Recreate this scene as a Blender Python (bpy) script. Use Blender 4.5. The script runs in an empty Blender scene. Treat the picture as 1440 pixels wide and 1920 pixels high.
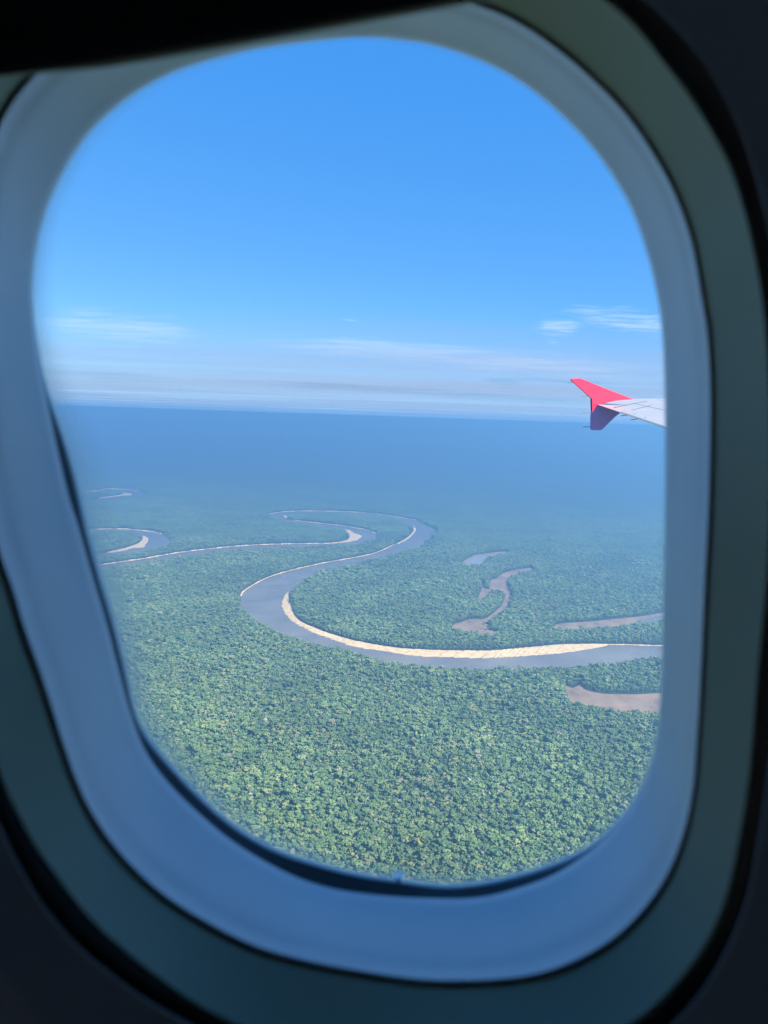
import bpy, bmesh, math, random
import numpy as np
from mathutils import Vector, Matrix
from mathutils.geometry import tessellate_polygon

random.seed(7)
rng = np.random.default_rng(7)
S = bpy.context.scene
COL = S.collection
R = math.radians

# ------------------------------------------------------------------ camera
F = 1386.0                       # focal length in photo pixels (1440 x 1920)
PITCH, ROLL = R(7.24), R(1.94)
_f = Vector((0, math.cos(PITCH), -math.sin(PITCH)))
_r0 = Vector((1, 0, 0))
_u0 = Vector((0, math.sin(PITCH), math.cos(PITCH)))
_r = _r0 * math.cos(ROLL) + _u0 * math.sin(ROLL)
_u = _u0 * math.cos(ROLL) - _r0 * math.sin(ROLL)
cam = bpy.data.cameras.new('camera')
cam.sensor_fit = 'VERTICAL'
cam.sensor_height = 36.0
cam.sensor_width = 27.0
cam.lens = 36.0 * F / 1920
cam.clip_start = 0.01
cam.clip_end = 300000
cam.dof.use_dof = True
cam.dof.focus_distance = 900
cam.dof.aperture_fstop = 9.5
camo = bpy.data.objects.new('camera', cam)
COL.objects.link(camo)
camo.matrix_world = Matrix(((_r.x, _u.x, -_f.x, 0), (_r.y, _u.y, -_f.y, 0), (_r.z, _u.z, -_f.z, 0), (0, 0, 0, 1)))
S.camera = camo

# ------------------------------------------------------------------ sky, sun, exposure
SUN = Vector((0.80, -0.75, 0.92)).normalized()       # towards the sun: behind and to the right
EL = math.asin(SUN.z)
AZ = math.atan2(SUN.x, SUN.y)
W = bpy.data.worlds.new('World')
S.world = W
W.use_nodes = True
nt = W.node_tree
nt.nodes.clear()
sky = nt.nodes.new('ShaderNodeTexSky')
sky.sky_type = 'NISHITA'
sky.sun_disc = False
sky.sun_elevation = EL
sky.sun_rotation = AZ
sky.altitude = 4000
sky.air_density = 0.6
sky.dust_density = 0.0
sky.ozone_density = 6.0
air = nt.nodes.new('ShaderNodeMix')                  # even blue airlight of the whole sky
air.data_type = 'RGBA'
air.blend_type = 'ADD'
air.inputs['Factor'].default_value = 1
air.inputs[7].default_value = (0.0, 0.75, 2.7, 1)
bg = nt.nodes.new('ShaderNodeBackground')
bg.inputs['Strength'].default_value = 0.068
wo = nt.nodes.new('ShaderNodeOutputWorld')
wbal = nt.nodes.new('ShaderNodeMix')                 # the camera's cool white balance
wbal.data_type = 'RGBA'
wbal.blend_type = 'MULTIPLY'
wbal.inputs['Factor'].default_value = 1
wbal.inputs[7].default_value = (0.62, 0.52, 0.22, 1)
nt.links.new(sky.outputs[0], wbal.inputs[6])
nt.links.new(wbal.outputs[2], air.inputs[6])
nt.links.new(air.outputs[2], bg.inputs['Color'])
nt.links.new(bg.outputs[0], wo.inputs['Surface'])

sun = bpy.data.lights.new('sun', 'SUN')
sun.energy = 5.0
sun.angle = R(0.5)
sun.color = (1.0, 0.93, 0.82)
suno = bpy.data.objects.new('sun', sun)
COL.objects.link(suno)
suno.rotation_euler = SUN.to_track_quat('Z', 'Y').to_euler()

S.view_settings.view_transform = 'Standard'
S.view_settings.look = 'None'
S.view_settings.exposure = 2.15
S.view_settings.gamma = 1.0
S.view_settings.use_curve_mapping = False
cy = S.cycles
cy.max_bounces = 6
cy.diffuse_bounces = 3
cy.glossy_bounces = 2
cy.transmission_bounces = 4
cy.volume_bounces = 0
cy.transparent_max_bounces = 16
cy.use_denoising = True
cy.sample_clamp_indirect = 4.0
cy.caustics_reflective = False
cy.caustics_refractive = False

# ------------------------------------------------------------------ helpers
G = -1170.0           # ground level: the camera flies 1170 m above it (origin at the camera)
CANOPY = 24.0


def pdir(x, y):
    return _f + _r * ((x - 720.0) / F) - _u * ((y - 960.0) / F)


def on_ground(x, y, h=0.0):
    d = pdir(x, y)
    return d * ((G + h) / d.z)


def at_depth(x, y, d):
    return pdir(x, y) * d


def project(P):
    P = np.asarray(P, float)
    f, r, u = (np.array(v) for v in (_f, _r, _u))
    w = P @ f
    w = np.where(w < 1e-6, 1e-6, w)
    return np.stack([720 + F * (P @ r) / w, 960 - F * (P @ u) / w], -1)


def spline(pts, n=6, closed=True):
    p = np.asarray(pts, float)
    m = len(p)
    out = []
    for i in range(m if closed else m - 1):
        if closed:
            a, b, c, d = p[(i - 1) % m], p[i], p[(i + 1) % m], p[(i + 2) % m]
        else:
            a, b, c, d = p[max(i - 1, 0)], p[i], p[i + 1], p[min(i + 2, m - 1)]
        for k in range(n):
            t = k / n
            out.append(0.5 * (2 * b + (c - a) * t + (2 * a - 5 * b + 4 * c - d) * t * t + (3 * b - a - 3 * c + d) * t ** 3))
    if not closed:
        out.append(p[-1])
    return np.array(out)


def mesh(name, verts, faces, mats=(), smooth=False, mat_idx=None):
    me = bpy.data.meshes.new(name)
    me.from_pydata([tuple(v) for v in verts], [], faces)
    for m in mats:
        me.materials.append(m)
    if mat_idx is not None:
        me.polygons.foreach_set('material_index', mat_idx)
    if smooth:
        me.polygons.foreach_set('use_smooth', [True] * len(me.polygons))
    me.update()
    return me


def link(name, data, parent=None, label=None, cat=None, group=None, kind=None, loc=None):
    o = bpy.data.objects.new(name, data)
    COL.objects.link(o)
    if parent is not None:
        o.parent = parent
    if loc is not None:
        o.location = loc
    tag(o, label, cat, group, kind)
    return o


def tag(o, label=None, cat=None, group=None, kind=None):
    for k, v in (('label', label), ('category', cat), ('group', group), ('kind', kind)):
        if v:
            o[k] = v


def material(name, rgb, rough=0.6, spec=0.5, metal=0.0):
    m = bpy.data.materials.new(name)
    m.use_nodes = True
    b = m.node_tree.nodes['Principled BSDF']
    b.inputs['Base Color'].default_value = (*rgb, 1)
    b.inputs['Roughness'].default_value = rough
    b.inputs['Specular IOR Level'].default_value = spec
    b.inputs['Metallic'].default_value = metal
    return m, m.node_tree, b


def noise_colour(m_nt, b, stops, scale, detail=4.0, coord='Object', vec_scale=None, rough=0.55):
    n = m_nt.nodes.new('ShaderNodeTexNoise')
    n.inputs['Scale'].default_value = scale
    n.inputs['Detail'].default_value = detail
    n.inputs['Roughness'].default_value = rough
    tc = m_nt.nodes.new('ShaderNodeTexCoord')
    src = tc.outputs[coord]
    if vec_scale:
        mp = m_nt.nodes.new('ShaderNodeMapping')
        mp.inputs['Scale'].default_value = vec_scale
        m_nt.links.new(src, mp.inputs['Vector'])
        src = mp.outputs[0]
    m_nt.links.new(src, n.inputs['Vector'])
    cr = m_nt.nodes.new('ShaderNodeValToRGB')
    el = cr.color_ramp.elements
    el[0].position, el[0].color = stops[0][0], (*stops[0][1], 1)
    el[1].position, el[1].color = stops[-1][0], (*stops[-1][1], 1)
    for p, c in stops[1:-1]:
        e = el.new(p)
        e.color = (*c, 1)
    m_nt.links.new(n.outputs['Fac'], cr.inputs['Fac'])
    m_nt.links.new(cr.outputs[0], b.inputs['Base Color'])
    return n, cr, src


def add_bump(m_nt, b, src, scale, strength, dist=1.0, detail=3.0):
    n = m_nt.nodes.new('ShaderNodeTexNoise')
    n.inputs['Scale'].default_value = scale
    n.inputs['Detail'].default_value = detail
    m_nt.links.new(src, n.inputs['Vector'])
    bp = m_nt.nodes.new('ShaderNodeBump')
    bp.inputs['Strength'].default_value = strength
    bp.inputs['Distance'].default_value = dist
    m_nt.links.new(n.outputs['Fac'], bp.inputs['Height'])
    m_nt.links.new(bp.outputs[0], b.inputs['Normal'])


# ------------------------------------------------------------------ ground, water, sand
GR = 117000.0
gm, gnt, gb = material('forest floor', (0.02, 0.035, 0.012), 0.9, 0.1)
_, _, gsrc = noise_colour(gnt, gb, [(0.3, (0.016, 0.032, 0.014)), (0.55, (0.03, 0.055, 0.022)), (0.75, (0.045, 0.07, 0.03))], 0.011, 8.0)
ang = np.linspace(0, 2 * math.pi, 97)[:-1]
gv = [(0, 0, G)]
gf = []
rad = [2000, 6000, 15000, 30000, GR]
for rr in rad:
    gv += [(rr * math.cos(a), rr * math.sin(a), G) for a in ang]
for i in range(96):
    j = (i + 1) % 96
    gf.append((0, 1 + i, 1 + j))
    for k in range(len(rad) - 1):
        a, b2 = 1 + k * 96, 1 + (k + 1) * 96
        gf.append((a + i, b2 + i, b2 + j, a + j))
link('ground', mesh('ground', gv, gf, [gm]), kind='structure', label='forest floor of the flat lowland reaching to the horizon')


def near_heights(px):
    """Share of the canopy height hidden at each point of a closed photo outline: its lower (viewer's) edge is the rim of tree tops."""
    a = np.roll(px, 1, 0)
    b = np.roll(px, -1, 0)
    t = b - a
    area = np.sum(px[:, 0] * np.roll(px[:, 1], -1) - np.roll(px[:, 0], -1) * px[:, 1])
    n = np.stack([t[:, 1], -t[:, 0]], 1) * (1 if area > 0 else -1)
    ny = n[:, 1] / (np.linalg.norm(n, axis=1) + 1e-9)
    h = np.clip(ny * 1.8, 0, 1)
    k = np.array([1, 2, 3, 2, 1.0]) / 9
    return sum(np.roll(h, i - 2) * k[i] for i in range(5))


def ground_poly(px, n=5, near=True):
    p = spline(px, n)
    h = near_heights(p) * CANOPY if near else np.zeros(len(p))
    w = np.array([on_ground(x, y, hh)[:] for (x, y), hh in zip(p, h)])
    return w[:, :2]


def sheet_obj(name, polys, z, mat, **kw):
    v, f = [], []
    for i, p in enumerate(polys):
        k = len(v)
        vv = [Vector((x, y, 0)) for x, y in p]
        f += [tuple(k + q for q in tri) for tri in tessellate_polygon([vv])]
        v += [(x, y, z + 0.05 * i) for x, y in p]
    me = mesh(name, v, f, [mat])
    bm = bmesh.new()
    bm.from_mesh(me)
    for fc in bm.faces:
        fc.normal_update()
        if fc.normal.z < 0:
            fc.normal_flip()
    bm.to_mesh(me)
    bm.free()
    return link(name, me, **kw)


# outlines of the water as traced in the photograph (photo pixels)
south_bank = [(1520, 1222), (1400, 1226), (1300, 1228), (1240, 1231), (1190, 1234), (1120, 1243), (1060, 1248), (1000, 1249), (930, 1252), (870, 1252), (800, 1247),
              (740, 1240), (690, 1228), (640, 1214), (600, 1206), (560, 1195), (520, 1180), (490, 1165), (465, 1148), (453, 1132), (451, 1120), (457, 1109),
              (475, 1097), (500, 1084), (540, 1071), (600, 1057), (650, 1048), (700, 1038), (740, 1021), (764, 1008), (773, 998), (774, 988),
              (762, 979), (752, 973.5), (737, 970.5), (709, 966.5), (682, 964), (640, 962.5), (600, 961), (560, 962), (540, 966), (537, 971), (536, 977), (520, 972)]
north_bank = [(503, 965), (520, 961), (545, 958.8), (572, 958), (640, 959), (695, 962.5), (737, 968), (779, 975), (793, 982), (811, 991), (814, 996), (809, 1002), (800, 1012), (790, 1022), (776, 1026),
              (765, 1030), (751, 1034), (734, 1039), (715, 1044), (684, 1050), (661, 1057), (640, 1061), (600, 1069), (574, 1084), (558, 1093),
              (549, 1103), (543, 1114), (545, 1134), (553, 1155), (569, 1169), (590, 1178), (619, 1189), (664, 1202), (712, 1211), (759, 1218), (823, 1221),
              (900, 1221), (927, 1221), (1000, 1214), (1047, 1210), (1083, 1209), (1120, 1208), (1167, 1209), (1237, 1211), (1300, 1212), (1400, 1210), (1520, 1205)]
river_px = south_bank + north_bank
back_px = [(536, 974), (550, 975), (572, 978), (610, 982), (647, 986.5), (668, 990), (685, 993), (705, 1000), (709, 1005), (701, 1011), (689, 1013), (677, 1018), (668, 1021), (640, 1021),
           (600, 1024.5), (535, 1026), (460, 1030), (385, 1037), (329, 1045), (272, 1054), (224, 1061), (150, 1073), (60, 1087),
           (60, 1078), (150, 1065), (224, 1054), (272, 1047), (329, 1037), (385, 1030), (460, 1023), (535, 1020), (610, 1019), (640, 1017), (652, 1012), (655, 1005), (651, 998), (643, 993),
           (610, 987), (572, 982), (550, 979)]
loop_px = [(60, 996), (140, 993), (201, 992), (236, 992), (258, 994), (280, 996), (291, 998), (303, 1001), (314, 1007), (320, 1013), (317, 1019), (306, 1024), (289, 1027), (276, 1028.5), (270, 1032),
           (252, 1034.5), (230, 1038), (202, 1043), (140, 1053), (60, 1066), (60, 1056), (140, 1044), (202, 1035), (230, 1029), (252, 1022), (264, 1016), (268, 1009), (262, 1002), (254, 998.5), (236, 996), (201, 996), (140, 997), (60, 1000)]
farloop_px = [(120, 922), (184, 920), (197, 917), (224, 917), (247, 918), (269, 923), (272, 926), (262, 928.5), (247, 930), (232, 930), (221, 931), (186, 938), (120, 946), (120, 942), (186, 934), (221, 929), (232, 924), (240, 921.5), (224, 920.5), (197, 921), (184, 923), (120, 926)]
pond_px = [(869, 1056), (881, 1050), (891, 1044), (910, 1043), (907, 1049), (902, 1056), (887, 1056.5)]
pondmud_px = [(866, 1056), (874, 1049), (890, 1041), (910, 1038), (927, 1036), (948, 1034.5), (950, 1036.5), (927, 1040), (914, 1043.5), (909, 1050), (904, 1057.5), (885, 1058)]
snake_px = [(1000, 1066), (987, 1066), (971, 1068), (952, 1072), (939, 1078), (931, 1084), (921, 1088), (918, 1096), (921, 1102), (929, 1106), (944, 1109), (949, 1115), (946, 1121), (943, 1131), (936, 1140), (926, 1149), (910, 1160), (893, 1161),
            (877, 1162), (864, 1167), (848, 1172), (854, 1177), (864, 1178), (871, 1181), (890, 1183), (900, 1187), (916, 1188.5), (931, 1188), (928, 1184), (914, 1181), (908, 1176), (919, 1172), (906, 1169), (906, 1165), (920, 1158),
            (931, 1151), (942, 1143), (952, 1136), (957, 1125), (959, 1115), (955, 1105), (951, 1092), (954, 1082), (965, 1076), (977, 1072), (990, 1070)]
spur_px = [(906, 1089), (909, 1103), (920, 1106), (912, 1116), (901, 1123), (895, 1127), (898, 1117), (903, 1105), (904, 1097)]
strip_px = [(1038, 1174), (1055, 1169), (1100, 1166), (1150, 1161), (1200, 1156), (1237, 1150), (1300, 1140), (1420, 1124), (1420, 1138), (1300, 1153), (1237, 1162), (1200, 1167), (1150, 1172), (1105, 1175), (1060, 1178)]
stripwater_px = [(1190, 1166), (1215, 1159), (1237, 1155), (1300, 1147), (1420, 1131), (1420, 1138), (1300, 1153), (1237, 1162), (1205, 1166.5)]
flat_px = [(1060, 1287), (1072, 1290), (1080, 1288), (1087, 1284), (1092, 1288), (1101, 1295), (1130, 1301), (1160, 1302), (1200, 1302), (1237, 1300), (1310, 1298), (1440, 1300),
           (1440, 1330), (1310, 1336), (1237, 1332), (1200, 1333), (1180, 1330), (1160, 1332), (1148, 1328), (1120, 1322), (1090, 1318), (1070, 1309)]

P_river, P_back, P_loop, P_far = (ground_poly(p) for p in (river_px, back_px, loop_px, farloop_px))
P_pond = ground_poly(pond_px, near=False)
P_pondmud, P_snake, P_spur, P_strip, P_flat = (ground_poly(p) for p in (pondmud_px, snake_px, spur_px, strip_px, flat_px))
P_stripwater = ground_poly(stripwater_px)

wm, wnt, wb = material('river water', (0.13, 0.12, 0.09), 0.12, 0.5)
_, _, wsrc = noise_colour(wnt, wb, [(0.3, (0.125, 0.112, 0.092)), (0.7, (0.205, 0.178, 0.138))], 0.004, 5.0, vec_scale=(1, 1, 0))
add_bump(wnt, wb, wsrc, 0.35, 0.12, 0.4)
sheet_obj('river', [P_river, P_back], G + 0.6, wm, kind='structure', label='muddy river winding in an S bend through the forest')
sheet_obj('lake', [P_loop], G + 0.6, wm, kind='structure', label='curved water of the river bend near the left window edge')
sheet_obj('lake', [P_far], G + 0.6, wm, kind='structure', label='small distant water bend at the far left')
pwm, pwt, pwb = material('pond water', (0.24, 0.27, 0.27), 0.08, 0.5)
noise_colour(pwt, pwb, [(0.3, (0.21, 0.24, 0.245)), (0.7, (0.27, 0.295, 0.29))], 0.01, 4.0)
sheet_obj('pond', [P_pond], G + 0.9, pwm, kind='structure', label='small pale blue pond above the dry snaking lake bed')
sheet_obj('pond', [P_stripwater], G + 0.9, wm, kind='structure', label='shallow water at the right end of the narrow mud strip')

mm, mnt, mb = material('dry lake mud', (0.36, 0.29, 0.24), 0.85, 0.2)
_, _, msrc = noise_colour(mnt, mb, [(0.28, (0.12, 0.085, 0.05)), (0.45, (0.195, 0.13, 0.082)), (0.62, (0.25, 0.168, 0.105)), (0.8, (0.33, 0.235, 0.145))], 0.012, 7.0, vec_scale=(1, 0.6, 0))
add_bump(mnt, mb, msrc, 0.05, 0.5, 2.0, 6.0)
for pl, lb in ((P_flat, 'broad pinkish mud flat with a faint channel nearest the right window edge'),
               (P_snake, 'dry snaking lake bed of pinkish mud inside the forest'),
               (P_spur, 'small mud spur beside the snaking lake bed'),
               (P_strip, 'long narrow mud strip above the river at the right'),
               (P_pondmud, 'brown mud margin around the small pale pond')):
    sheet_obj('mud_flat', [pl], G + 0.7, mm, kind='structure', label=lb)

# winding drainage channels worn into the two larger mud flats
dm, _, _ = material('wet channel mud', (0.20, 0.155, 0.13), 0.6, 0.4)


def ribbon(pts, w0, w1, z):
    p = np.array([on_ground(x, y)[:2] for x, y in spline(pts, 8, False)])
    t = np.gradient(p, axis=0)
    t /= np.linalg.norm(t, axis=1)[:, None]
    n = np.stack([-t[:, 1], t[:, 0]], 1)
    m = len(p)
    k = np.linspace(0, 1, m)
    w = (w0 + (w1 - w0) * k) * (0.75 + 0.5 * rng.random(m))
    v = [(*(p[i] - n[i] * w[i]), z) for i in range(m)] + [(*(p[i] + n[i] * w[i]), z) for i in range(m)]
    return v, [(i, i + 1, m + i + 1, m + i) for i in range(m - 1)]


for pts, w0, w1, lb in (([(1072, 1293), (1095, 1302), (1120, 1310), (1145, 1317), (1175, 1319), (1210, 1321), (1260, 1320), (1320, 1318)], 2.0, 4.5, 'darker drainage channel winding along the broad mud flat'),
                        ([(915, 1162), (900, 1167), (888, 1172), (876, 1176), (868, 1178)], 3.0, 7.0, 'dark wet channel across the foot of the snaking lake bed'),
                        ([(955, 1112), (954, 1122), (949, 1131), (941, 1140), (932, 1148)], 5.0, 2.0, 'wet channel along the thin middle of the snaking lake bed')):
    v, f = ribbon(pts, w0, w1, G + 0.78)
    link('channel', mesh('channel', v, f, [dm]), kind='structure', label=lb)

sm, snt, sb = material('river sand', (0.62, 0.52, 0.37), 0.9, 0.2)
_, _, ssrc = noise_colour(snt, sb, [(0.3, (0.40, 0.275, 0.145)), (0.5, (0.55, 0.395, 0.21)), (0.75, (0.65, 0.48, 0.27))], 0.05, 6.0)
add_bump(snt, sb, ssrc, 0.15, 0.5, 1.0, 5.0)


def resample(px, n):
    p = spline(px, 12, False)
    d = np.r_[0, np.cumsum(np.linalg.norm(np.diff(p, axis=0), axis=1))]
    s = np.linspace(0, d[-1], n)
    return np.stack([np.interp(s, d, p[:, 0]), np.interp(s, d, p[:, 1])], 1)


def sand_bar(name, inner_px, outer_px, lobes, relief, skew, label, seed, n=None, m=10):
    """A bar of ribbed sand between the forest edge and the water: lobes with a long gentle side and a short steep one."""
    g = np.random.default_rng(seed)
    n = n or max(lobes * 12, 60)
    ip = np.array([on_ground(*q)[:2] for q in resample(inner_px, n)])
    op = np.array([on_ground(*q)[:2] for q in resample(outer_px, n)])
    cuts = np.cumsum(g.uniform(0.35, 1.9, lobes + 6) ** 1.25)
    if lobes > 30:          # narrow tongues first, then broad fans, then slanting ribs
        wd = np.r_[g.uniform(0.35, 0.75, 17), g.uniform(1.0, 2.3, 8), g.uniform(0.35, 1.8, lobes - 19)]
        cuts = np.cumsum(wd)
    cuts = cuts / cuts[lobes] if lobes else cuts
    amp = g.uniform(0.25, 1.25, lobes + 8)
    if lobes > 30:
        amp[31:] *= np.linspace(0.8, 0.3, len(amp[31:]))
    v, f = [], []
    for i in range(n):
        s = i / (n - 1)
        for j in range(m + 1):
            t = j / m
            q = max(s + skew * t * (1 - 0.5 * t), 0.0)
            if lobes:
                k = int(np.searchsorted(cuts, q))
                a = cuts[k - 1] if k else 0.0
                u = (q - a) / (cuts[k] - a + 1e-9)
                A = amp[k]
            else:
                u, A = 0.5, 0.6
            saw = (1 - u) ** 0.8 * min(1, u / 0.13) ** 1.2
            end = min(1, s * 9, (1 - s) * 9)
            ext = 1 + (0.16 + (0.70 * max(0, 1 - s * 3.2) if lobes > 30 else 0)) * A * (saw - 0.45) * end * t
            base = 2.2 * (1 - t) ** 0.8 + 0.25
            z = base + relief * A * saw * end * math.sin(math.pi * min(1, 0.25 + 0.75 * t) ** 0.9) + g.normal(0, 0.04)
            if j == m:
                z = 0.3
            x, y = ip[i] * (1 - t * ext) + op[i] * t * ext
            v.append((x, y, G + 0.35 + z))
    for i in range(n - 1):
        for j in range(m):
            a = i * (m + 1) + j
            f.append((a, a + 1, a + m + 2, a + m + 1))
    return link(name, mesh(name, v, f, [sm]), label=label, kind='structure')


bar_inner = [(541, 1108), (541, 1120), (545, 1134), (553, 1155), (569, 1169), (590, 1178), (619, 1189), (664, 1202), (712, 1211), (759, 1217), (823, 1220), (880, 1221), (927, 1220.5), (1000, 1214), (1047, 1209.5), (1083, 1208.5), (1120, 1208), (1140, 1209)]
bar_outer = [(540, 1109), (533, 1119), (529, 1135), (534, 1148), (546, 1163), (568, 1176), (590, 1187), (619, 1197), (644, 1206), (676, 1215), (712, 1219.5), (744, 1225), (791, 1231), (839, 1232), (890, 1234), (933, 1233), (1000, 1229), (1050, 1225), (1100, 1218), (1138, 1211)]
sand_bar('sandbar', bar_inner, bar_outer, 40, 3.6, 0.030, 'long pale sandbar of ribbed lobes along the inside of the main river bend', 3, n=1500, m=10)
sand_bar('sandbar', [(778, 987), (775, 992), (775, 997), (768, 1004), (758, 1012), (744, 1019.5)], [(774.5, 987), (779.5, 991), (779, 996), (772, 1004.5), (762, 1012.5), (745, 1020.5)], 0, 0.5, 0.0, 'thin crescent sandbar inside the upper right river bend', 4)
sand_bar('sandbar', [(642, 992.5), (650, 997), (655, 1002), (655, 1008), (649, 1013.5), (630, 1016.5)], [(644, 992.5), (655, 994), (665, 1000), (677, 1004), (677, 1008), (668, 1013), (654, 1016), (631, 1018)], 5, 0.8, 0.02, 'broad pale sandbar at the inner river bend above the centre', 5)
sand_bar('sandbar', [(261, 1001.5), (266, 1005), (268, 1009), (264, 1016), (252, 1022), (230, 1029), (202, 1035)], [(262, 1001.5), (270, 1004.5), (277, 1009), (278, 1012), (274, 1020), (268, 1026.5), (250, 1027.5), (230, 1033), (202, 1037)], 14, 1.2, 0.03, 'curved sandbar at the river bend near the left window edge', 6)
sand_bar('sandbar', [(232, 923.5), (228, 927), (222, 928.5), (186, 933.5)], [(248, 926), (244, 929), (226, 930), (186, 935)], 0, 0.5, 0.0, 'small bright sandbar in the distant bend at far left', 7)
sand_bar('sandbar', [(531, 967), (533, 970)], [(540, 967.5), (538, 973.5)], 0, 0.5, 0.0, 'tiny sand point at the far river loop', 8, n=12)


def cut_bank(px, label, height=4.5, back=7.0, gap=0.25, seed=1):
    """An eroded pale bank along the far shore: a steep broken bluff a few metres high."""
    g = np.random.default_rng(seed)
    n = int(sum(math.hypot(b[0] - a[0], b[1] - a[1]) for a, b in zip(px, px[1:])) * 0.7) + 8
    p = np.array([on_ground(*q)[:2] for q in resample(px, n)])
    t = np.gradient(p, axis=0)
    t /= np.linalg.norm(t, axis=1)[:, None]
    nn = np.stack([-t[:, 1], t[:, 0]], 1)
    nn *= np.sign(np.sum(nn * p, axis=1))[:, None]
    ph = g.uniform(0, 9, 4)
    k = np.arange(n)
    amp = 0.62 + 0.3 * np.sin(k * 0.21 + ph[0]) + 0.25 * np.sin(k * 0.53 + ph[1]) + 0.22 * np.sin(k * 1.31 + ph[2]) + g.normal(0, 0.12, n)
    amp = np.clip(amp, gap, 1.35)
    amp[0] = amp[-1] = 0.1
    v, f = [], []
    for i in range(n):
        a = p[i] - nn[i] * (1.5 + 2.5 * amp[i])
        b = p[i] + nn[i] * 1.0
        c = p[i] + nn[i] * back * 0.5
        d = p[i] + nn[i] * (back + 3)
        v += [(*a, G + 0.55), (*b, G + 0.7 + height * 0.45 * amp[i]), (*c, G + 0.8 + height * amp[i]), (*d, G + 0.6)]
    for i in range(n - 1):
        for j in range(3):
            a = i * 4 + j
            f.append((a, a + 4, a + 5, a + 1))
    link('riverbank', mesh('riverbank', v, f, [sm]), label=label, kind='structure')


cut_bank([(452, 1118), (457, 1109), (475, 1097), (500, 1084), (540, 1071), (600, 1057), (650, 1048), (700, 1038), (740, 1021)], 'thin pale eroded bank along the upper shore of the main bend', 3.6, seed=11)
cut_bank([(503, 965), (520, 961), (545, 958.8), (572, 958), (640, 959), (695, 962.5), (737, 968), (779, 975)], 'thin pale bank along the far side of the river loop', 5.0, seed=12)
cut_bank([(550, 975), (572, 978), (610, 982), (647, 986.5), (668, 990), (685, 993), (705, 1000)], 'thin pale bank between the two river loops', 4.5, seed=13)
cut_bank([(120, 1069), (150, 1065), (224, 1054), (272, 1047), (329, 1037), (385, 1030), (460, 1023), (535, 1020), (610, 1019), (640, 1017)], 'long straight pale bank running to the left window edge', 5.0, seed=14)
cut_bank([(140, 993), (201, 992), (236, 992), (258, 994), (280, 996), (291, 998), (303, 1001)], 'thin pale bank above the left river bend', 6.0, seed=15)
cut_bank([(120, 922), (184, 920), (197, 917), (224, 917), (247, 918), (262, 921)], 'faint pale bank of the distant bend at far left', 8.0, seed=16)
cut_bank([(1120, 1208.5), (1167, 1209), (1237, 1211), (1300, 1212), (1400, 1210)], 'thin pale bank continuing right of the long sandbar', 2.4, seed=17)
cut_bank([(930, 959), (945, 957.5), (962, 957)], 'tiny pale clearing far across the forest', 7.0, seed=18)
cut_bank([(375, 993), (420, 991), (460, 994)], 'faint pale line of a hidden creek in the forest', 3.0, seed=19)


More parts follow.
